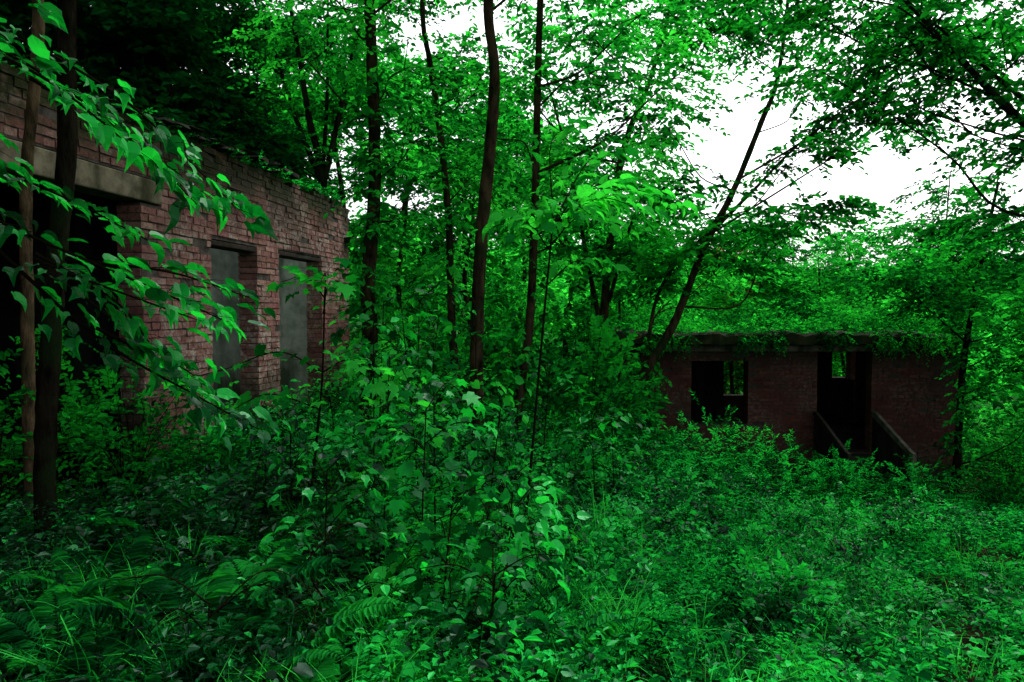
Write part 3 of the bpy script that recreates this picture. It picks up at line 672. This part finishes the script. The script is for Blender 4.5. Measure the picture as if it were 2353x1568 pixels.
sapling([(.09, 5, .0), (.15, 5, .6), (.2, 5, 1.19), (.28, 5, 2.08), (.3, 5, 2.3)],
        [B((.28, 5, 2.05), (.1, 4.9, 2.25), (-.15, 4.8, 2.2)), B((.28, 5, 2.1), (.5, 4.9, 2.3), (.75, 4.8, 2.22)), B((.3, 5, 2.2), (.4, 4.7, 2.35), (.5, 4.5, 2.25)), B((.3, 5, 2.2), (.2, 4.7, 2.3), (.15, 4.5, 2.2)),
         B((.3, 5, 2.25), (.7, 5.3, 2.6), (1.2, 5.6, 2.55)), B((.3, 5, 2.25), (.6, 5.5, 2.8), (.9, 5.8, 2.95)), B((.25, 5, 1.8), (.5, 5.2, 2.0), (.8, 5.3, 1.95)),
         B((.3, 5, 2.25), (.8, 5.0, 2.5), (1.3, 5.2, 2.4)), B((.3, 5, 2.2), (.6, 4.8, 2.4), (.95, 4.8, 2.3)), B((.3, 5, 2.3), (.3, 5.3, 2.9), (.5, 5.5, 3.1))], ls=.12, step=.03,
        label="tall thin sapling with flat layers of broad leaves", leaf=M_BRIGHT)
def rand_sapling(x, y, h, ls=.09, tpl=BR, leaf=M_BIG, nb=10, reach=.36, lab="young sapling with broad leaves above the undergrowth"):
    z = float(terr(x, y)); lx, ly = R.normal(0, .1, 2)
    pts = [(x, y, z), (x + lx * .4, y + ly * .3, z + h * .4), (x + lx, y + ly, z + h)]
    br = []
    for i in range(nb):
        t = R.uniform(.35, 1); a = i * 2.4 + R.uniform(-.4, .4); q = np.array([x + lx * t, y + ly * t, z + h * t]); L = reach * R.uniform(.5, 1.2)
        dd = np.array([math.cos(a), math.sin(a), 0])
        br.append([q, q + dd * L * .5 + UP * .13 * R.uniform(.3, 1.2), q + dd * L + UP * R.uniform(-.08, .1)])
    sapling(pts, br, ls, tpl, .007, lab, leaf, .034)
for i, (x, y, h, ls, tp) in enumerate([(-.75, 3.9, 1.3, .09, LO), (-.5, 4.4, 1.4, .09, BR), (-.95, 3.4, .75, .07, BR), (-.35, 3.2, .75, .075, LO), (-.12, 2.8, .6, .08, BR), (-.6, 2.9, .55, .06, OV), (.1, 3.9, .8, .065, OV),
                      (-1.9, 5.2, .8, .07, BR), (-2.4, 6.4, .6, .07, BR), (-.3, 5.4, 1.5, .08, HE), (.7, 5.6, 1.0, .07, HE), (-1.15, 2.5, .4, .05, OV), (-1.2, 6.3, 1.2, .08, HE),
                      (.25, 6.2, 1.3, .075, OV), (-.8, 5.6, 1.7, .08, BR), (-.65, 4.9, 1.75, .08, OV), (-.2, 4.4, 1.1, .08, BR), (-.9, 4.4, 1.45, .08, OV), (1.0, 6.6, 1.0, .07, OV), (-.5, 3.6, 1.1, .085, LO),
                      (-1.6, 4.9, .7, .07, BR), (-1.4, 5.6, .8, .07, OV), (-1.0, 5.0, 1.6, .09, LO), (-.05, 3.4, .75, .08, BR), (-.9, 6.8, 1.5, .08, OV)]):
    rand_sapling(x, y, h, ls, tp, (M_BRIGHT, M_BIG, M_HERBG)[i % 3])

# ------------------------------------------------------------------ shrubs
def shrub(x, y, rad, h, ls, tpl, leaf, n=90, M=12, L=.4, label="dense leafy shrub", name="shrub"):
    gc = Geo(); z = float(terr(x, y)); b = np.array([x, y, z])
    d = norm(R.normal(size=(n, 3))); d[:, 2] = np.abs(d[:, 2])
    rr = (R.uniform(.25, 1, n) ** .6) * (.7 + .6 * vn(d[:, 0] * 2 + x * 7, d[:, 1] * 2 + d[:, 2] * 2, .8))
    q = b + d * rr[:, None] * np.array([rad, rad, h * .85])
    q[:, 2] += .05
    out = norm((q - b) * np.array([1, 1, .6]) + R.normal(0, .25, (n, 3)))
    sprays(gc, q, out, L * R.uniform(.5, 1.3, n), M, ls, tpl, .35, .35, .002, 0, 1)
    k = n // 3; sel = q[:k]
    twigs(gc, b + R.normal(0, .06, (k, 3)) * np.array([1, 1, 0]), b + (sel - b) * np.array([.4, .4, .6]), sel, np.full(k, .006), 1)
    obj(name, gc.mesh(name, [leaf, M_TWIG], b), None, b, label=label, category="shrub")
PIN = "feathery shrub with small paired leaflets near the outbuilding"
for (x, y, r, h) in [(3.0, 10.6, .6, 1.4), (3.5, 11.3, .6, 1.7), (4.2, 11.6, .6, 1.8), (4.8, 11.8, .6, 1.35), (2.3, 10.2, .6, .9), (5.5, 11.9, .55, 1.1), (1.8, 9.2, .6, .8), (6.0, 12.0, .5, 1.1), (4.2, 12.7, .6, 1.3), (2.6, 9.2, .5, .7), (6.8, 11.8, .5, .85), (3.9, 10.6, .5, 1.2), (7.6, 12.4, .45, .8), (5.3, 11.2, .5, .9)]:
    shrub(x, y, r, h, .066, NA, M_HERB, 140, 15, .45, PIN)
for (x, y, r, h) in [(1.1, 9.4, .8, 1.7), (1.5, 10.3, .7, 1.8), (.5, 8.8, .7, 1.5), (1.2, 11.4, .8, 2.1), (.2, 10.5, .9, 2.1), (-.6, 9.6, .9, 1.7), (-1.6, 10, .8, 1.8), (-1.2, 8.6, .6, 1.3), (-1.9, 11.6, .8, 2.3)]:
    shrub(x, y, r, h, .08, HE, M_LEAF, 190, 9, .4, "vine smothered bush on the bank between the ruins")
for (x, y, r, h, mt) in [(-2.1, 7.6, .4, .4, M_HERBG), (-2.5, 8.8, .4, .4, M_HERBG), (-3.0, 6.2, .4, .6, M_LEAF), (-2.5, 5.5, .4, .5, M_LEAF), (-2.9, 7.4, .35, .4, M_HERBG), (-2.95, 5.2, .45, 1.1, M_LEAF), (-3.2, 5.7, .35, 1.4, M_LEAF), (-3.35, 5.1, .3, 1.5, M_LEAF), (-3.45, 4.5, .3, 1.3, M_LEAF),
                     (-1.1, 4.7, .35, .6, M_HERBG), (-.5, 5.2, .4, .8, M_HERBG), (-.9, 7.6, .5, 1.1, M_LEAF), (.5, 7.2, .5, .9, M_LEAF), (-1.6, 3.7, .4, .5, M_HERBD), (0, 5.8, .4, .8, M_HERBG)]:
    shrub(x, y, r, h, .06, OV, mt, 95, 10, .33, "leafy shrub growing among saplings near the pink brick wall")
for (x, y, r, h) in [(9.6, 13.0, .6, 1.3), (10.4, 14.2, .8, 2.0), (8.6, 11.6, .5, .7), (9.4, 11.2, .6, .9), (10.2, 12.2, .7, 1.5)]:
    shrub(x, y, r, h, .07, OV, M_LEAF, 150, 10, .4, "leafy bush beside the corner of the red outbuilding")
for (x, y, r, h) in [(1.9, 7.6, .5, .65), (2.6, 8.2, .5, .7), (3.4, 8.6, .5, .65), (1.3, 6.8, .45, .6), (4.4, 9.2, .5, .65), (1.0, 5.2, .35, .5), (2.2, 6.2, .4, .45), (3.4, 7.0, .45, .5), (1.7, 4.2, .3, .35), (4.6, 7.8, .45, .5), (5.6, 9.0, .5, .55), (2.7, 5.2, .35, .4), (.5, 4.2, .3, .4), (1.5, 5.8, .4, .5)]:
    shrub(x, y, r, h, .055, OV, M_HERBG, 100, 11, .3, "low mounded shrub rising from the undergrowth")
shrub(9.9, 17.6, .8, 2.2, .1, OV, M_BRIGHT, 160, 10, .5, "leafy bush beyond the outbuilding corner")

def roof_plants(name, P, h, leaf, label, ls=.06, d=None):
    g = Geo(); n = len(P)
    if d is None:
        d = R.normal(0, .8, (n, 3)); d[:, 2] = R.uniform(.3, 1.2, n)
    sprays(g, P, d, h * R.uniform(.4, 1.2, n), 10, ls, OV, .35, .4, .002, 0, 1)
    return obj(name, g.mesh(name, [leaf, M_TWIG]), kind="stuff", label=label, category="plants")
n = 2800
px = R.uniform(2.5, 9.4, n); py = 13.8 + 4.2 * R.uniform(0, 1, n) ** 1.4
hh = np.clip(vn(px, py, .8) * 2.0 - .6, 0, 1)
ok = R.random(n) < .35 + hh; px = px[ok]; py = py[ok]; hh = hh[ok]; n = len(px)
P = np.stack([px, py, 1.18 + hh * R.uniform(0, .8, n) * sstep(13.6, 14.3, py)], 1)
roof_plants("roof_vegetation", P, .34, M_LEAF, "plants and moss growing over the concrete roof", .07)
n = 520; px = R.uniform(2.6, 9.3, n); ok = vn(px, 0 * px, .45, 3) > .52; px = px[ok]; n = len(px)
roof_plants("hanging_creeper", np.stack([px, 13.62 + R.normal(0, .03, n), R.uniform(.95, 1.22, n)], 1), .26, M_LEAF, "creepers trailing over the concrete roof edge", .05,
            R.normal(0, .5, (n, 3)) + np.array([0, -.3, -.5]))
n = 1400; px = R.uniform(2.6, 8.2, n)
roof_plants("roof_moss", np.stack([px, 13.66 + R.uniform(0, .25, n), 1.19 + R.uniform(0, .02, n)], 1), .06, M_HERB, "cushions of moss along the concrete roof edge", .014)
n = 720
s = R.uniform(4, 13.1, n); s = s[(R.random(n) < .6) | (s > 9)]
P = np.stack([BORG[0] + DX[0] * s - .06 + R.normal(0, .08, len(s)), BORG[1] + DX[1] * s, 3.32 + 0 * s], 1); P = P[s < 12.1]
roof_plants("wall_top_plants", P, .2, M_HERB, "moss and small plants along the ruined wall head", .035)
n = 120
P = np.stack([R.uniform(2.3, 2.9, n), R.uniform(13.45, 13.9, n), R.uniform(-1.6, 1.15, n)], 1)
P = P[vn(P[:, 0] * 2, P[:, 2], .6, 5) > .4]
g = Geo(); sprays(g, P, R.normal(0, .5, P.shape) - UP * .8 + np.array([0, -.4, 0]), .4, 9, .07, HE, .2, .4, .002, 0, 1)
obj("climbing_vine", g.mesh("climbing_vine", [M_LEAF, M_TWIG]), None, (0, 0, 0), label="climbing vine draped over the outbuilding corner", category="vine")

# ------------------------------------------------------------------ ferns and grass tufts
def fern(x, y, s=.5, nf=9, leaf=M_FERN):
    g = Geo(); z = float(terr(x, y)); b = np.array([x, y, z])
    a = np.linspace(0, 6.28, nf, endpoint=False) + R.uniform(-.3, .3, nf)
    hd = np.stack([np.cos(a), np.sin(a), 0 * a], 1)
    for k in range(nf):
        L = s * R.uniform(.7, 1.15)
        t = np.linspace(0, 1, 30)
        P = b + hd[k] * (L * t)[:, None] * .8 + UP * (L * (1.25 * t - .65 * t ** 2.2))[:, None]
        T = norm(np.gradient(P, axis=0)); side = norm(np.cross(T, UP + hd[k] * .01))
        w = .24 * L * np.sin(np.pi * np.clip(t, .04, .97) ** .75) + .01
        for sg in (1, -1):
            leaves(g, P[3:], side[3:] * sg + T[3:] * .35 + R.normal(0, .05, (27, 3)), np.cross(side, T)[3:] + R.normal(0, .1, (27, 3)), w[3:], NA, 0)
        tube(g, P[::7], .003, .001, 4, 1, 3)
    obj("fern", g.mesh("fern", [leaf, M_STEM], b), None, b, label="fern with long arching feathered fronds", category="fern", group="ferns in the undergrowth")
for (x, y, s) in [(-1.25, 2.75, .65), (-.95, 2.6, .6), (-1.9, 3.1, .45), (-1.5, 3.8, .55), (-1.35, 2.2, .45), (-.4, 2.4, .42), (-2.2, 4.0, .45), (-1.75, 2.6, .4), (-2.8, 6.9, .5), (-2.2, 7.2, .5), (1.6, 6.6, .5), (.9, 7.0, .5), (-.75, 2.1, .42), (.1, 2.9, .5), (-1.05, 2.0, .4)]:
    fern(x, y, s)
def tuft(x, y, h=.4, n=80):
    g = Geo(); b = np.array([x, y, float(terr(x, y))])
    P = b + R.normal(0, .05, (n, 3)) * np.array([1, 1, 0])
    blades(g, P, R.uniform(0, 6.28, n), h * R.uniform(.5, 1.25, n), R.uniform(.004, .009, n), R.uniform(.3, 1.2, n))
    obj("grass_tuft", g.mesh("grass_tuft", [M_GRASS], b), None, b, label="arching tuft of long grass", category="grass", group="grass tufts among the undergrowth")
for (x, y, h) in [(-.55, 2.15, .5), (-.35, 1.95, .42), (-.8, 2.3, .45), (-1.1, 2.35, .5), (.35, 3.2, .55), (.55, 3.4, .55), (.3, 4.3, .6), (.6, 4.8, .6), (.8, 4.4, .55), (1.0, 2.9, .35), (1.4, 3.3, .35), (-1.45, 2.4, .45), (1.9, 5.2, .45), (-.1, 2.6, .4), (.2, 2.4, .4), (.75, 2.6, .35), (2.4, 4.4, .35), (-1.6, 3.3, .45), (.45, 3.8, .55), (.15, 3.4, .5), (-.2, 2.05, .35), (-.65, 3.1, .5), (-.45, 2.7, .45)]:
    tuft(x, y, h)

# ------------------------------------------------------------------ undergrowth (uncountable ground cover)
def scatter(n, y0=1.2, y1=14.0, p=1.0, xl=.85, xr=.85, pad=1.2):
    y = y0 + (y1 - y0) * R.uniform(0, 1, n) ** p
    x = R.uniform(-1, 1, n); x = np.where(x < 0, x * (xl * y + pad), x * (xr * y + pad))
    wx = -4.2 + .143 * y + .12
    ok = (x > wx) & (np.hypot(x, y) > 1.25) & ~((x > 2.2) & (x < 9.5) & (y > 13.8)) & ~((x > 6.15) & (x < 7.5) & (y > 12.4))
    return x[ok], y[ok]
def bare(x, y):
    w = sstep(1.0, .3, np.abs(x - (.5 + .62 * y)) / (.45 + .10 * y)) * sstep(9, 5.5, y)
    return .8 * np.clip(w * (.1 + 1.0 * vn(x, y, .35, 9)), 0, 1)
def painted_shade_zone(x, y):  # left foreground area where shade is painted through darker leaf colour
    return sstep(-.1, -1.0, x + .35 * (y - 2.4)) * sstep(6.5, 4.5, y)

def herbs(g, n, hmin, hmax, M, ls, tpl, y0=1.2, y1=14, p=1.0, seed=0., lo=.38, hi=.62, sp=.05, mat=0, xfun=None, tilt=(-.3, .3)):
    x, y = scatter(n, y0, y1, p)
    f = .65 * vn(x, y, .9, seed) + .35 * vn(x, y, .3, seed + 4)
    pr = (.06 + .94 * sstep(lo, hi, f)) * (1 - .85 * bare(x, y))
    if xfun is not None: pr = pr * xfun(x, y)
    ok = R.random(len(x)) < pr; x = x[ok]; y = y[ok]; N = len(x)
    h = (hmin + (hmax - hmin) * R.uniform(0, 1, N) ** 1.6) * (.25 + 1.4 * vn(x, y, 1.0, 21) * (.3 + 1.1 * vn(x, y, .4, 22)))
    h *= 1 - .35 * sstep(.25, .5, x / y)
    h *= 1 - .4 * sstep(9, 12, y) * sstep(2, 4, x)
    h *= 1 - .55 * sstep(-.48, -.6, x / y) * sstep(2, 3, y)
    b = np.stack([x, y, terr(x, y)], 1)
    lean = R.normal(0, .25, (N, 3)); lean[:, 2] = 1
    top = b + lean * h[:, None]
    t = np.linspace(.4, 1, M) ** .7
    P = b[:, None] + (top - b)[:, None] * t[None, :, None]
    az = R.uniform(0, 6.28, (N, 1)) + np.arange(M)[None] * 2.4 + R.normal(0, .2, (N, M))
    hd = np.stack([np.cos(az), np.sin(az), R.uniform(tilt[0], tilt[1], (N, M))], -1)
    P = P + hd * sp * R.uniform(.3, 1.2, (N, M, 1))
    nn = UP + .25 * hd * np.array([1, 1, 0]) * -1 + R.normal(0, .28, (N, M, 3))
    s = ls * R.uniform(.5, 1.15, (N, M)) * R.uniform(.6, 1.35, (N, 1))
    shade = R.random(N) < .9 * painted_shade_zone(x, y)  # herbs that take the leaf colour with shade painted in
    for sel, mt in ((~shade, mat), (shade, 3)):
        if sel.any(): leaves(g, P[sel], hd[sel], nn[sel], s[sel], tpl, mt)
    twigs(g, b, (b + top) / 2, top, np.full(N, .0018), 1)

g = Geo()
herbs(g, 19000, .10, .50, 9, .044, OV, 1.2, 8, .8, 0.)
herbs(g, 9500, .10, .52, 8, .053, OV, 1.2, 10, .8, 11., mat=2)
herbs(g, 19000, .12, .60, 9, .066, OV, 6, 14, .9, 1.)
herbs(g, 11000, .10, .55, 13, .052, NA, 1.2, 13, .8, 6., tilt=(-.1, .8), sp=.03)
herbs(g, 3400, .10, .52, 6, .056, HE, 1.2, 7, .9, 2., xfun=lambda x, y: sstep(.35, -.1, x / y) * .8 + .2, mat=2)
herbs(g, 2600, .15, .6, 6, .058, LO, 1.6, 12, .9, 3., xfun=lambda x, y: sstep(.4, -.1, x / y) * .9 + .1)
herbs(g, 9000, .03, .16, 6, .026, OV, 1.2, 7, .8, 4., lo=.3, hi=.6, sp=.03)
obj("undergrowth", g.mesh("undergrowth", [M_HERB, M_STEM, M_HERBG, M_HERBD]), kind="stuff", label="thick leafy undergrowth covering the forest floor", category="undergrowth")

g = Geo()
x, y = scatter(8000, 1.2, 13, .85)
ok = R.random(len(x)) < sstep(.35, .6, vn(x, y, .8, 31)) * (1 - .85 * bare(x, y)); x = x[ok]; y = y[ok]
dk = painted_shade_zone(x, y) > R.random(len(x)) * .9 + .1  # feathery plants here also take the shade-darkened leaf colour
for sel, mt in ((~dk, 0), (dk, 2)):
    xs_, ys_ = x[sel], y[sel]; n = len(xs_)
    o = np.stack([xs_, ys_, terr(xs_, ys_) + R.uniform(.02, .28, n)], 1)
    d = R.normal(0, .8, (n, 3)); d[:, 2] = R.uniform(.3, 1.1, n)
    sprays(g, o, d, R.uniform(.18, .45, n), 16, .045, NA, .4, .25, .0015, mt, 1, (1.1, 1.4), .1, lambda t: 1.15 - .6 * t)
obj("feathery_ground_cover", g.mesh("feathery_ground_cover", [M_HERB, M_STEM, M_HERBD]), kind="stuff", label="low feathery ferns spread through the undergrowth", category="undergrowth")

g = Geo()
x, y = scatter(26000, 1.2, 12, .85)
ok = R.random(len(x)) < sstep(.42, .72, vn(x, y, .6, 41)) * (1 - .6 * bare(x, y)); x = x[ok]; y = y[ok]; n = len(x)
blades(g, np.stack([x, y, terr(x, y)], 1), R.uniform(0, 6.28, n), R.uniform(.12, .5, n), R.uniform(.003, .008, n), R.uniform(.2, 1.1, n))
obj("grass", g.mesh("grass", [M_GRASS]), kind="stuff", label="thin grass growing between the leafy plants", category="grass")

g = Geo()
x, y = scatter(10000, 1.2, 9, .7); n = len(x)
leaves(g, np.stack([x, y, terr(x, y) + .012], 1), R.normal(0, 1, (n, 3)) * np.array([1, 1, .2]), UP + R.normal(0, .35, (n, 3)), R.uniform(.02, .05, n), OV, 0)
obj("leaf_litter", g.mesh("leaf_litter", [M_LITTER]), kind="stuff", label="brown fallen leaves scattered over the soil", category="fallen leaves")

g = Geo(); n = 8000
x = R.uniform(-6, 18, n); y = R.uniform(14, 30, n); ok = ~((x > 2.2) & (x < 9.5) & (y < 18.6)) & (x > -4.2 + .143 * y); x = x[ok]; y = y[ok]; n = len(x)
o = np.stack([x, y, terr(x, y) + R.uniform(0, .9, n)], 1); d = R.normal(0, .7, (n, 3)); d[:, 2] = R.uniform(.2, 1, n)
sprays(g, o, d, .6, 8, .12, FA, .3, .4, .003, 0, 1)
obj("thicket", g.mesh("thicket", [M_BRIGHT, M_TWIG]), kind="stuff", label="low thicket filling the gaps between forest trees", category="thicket")
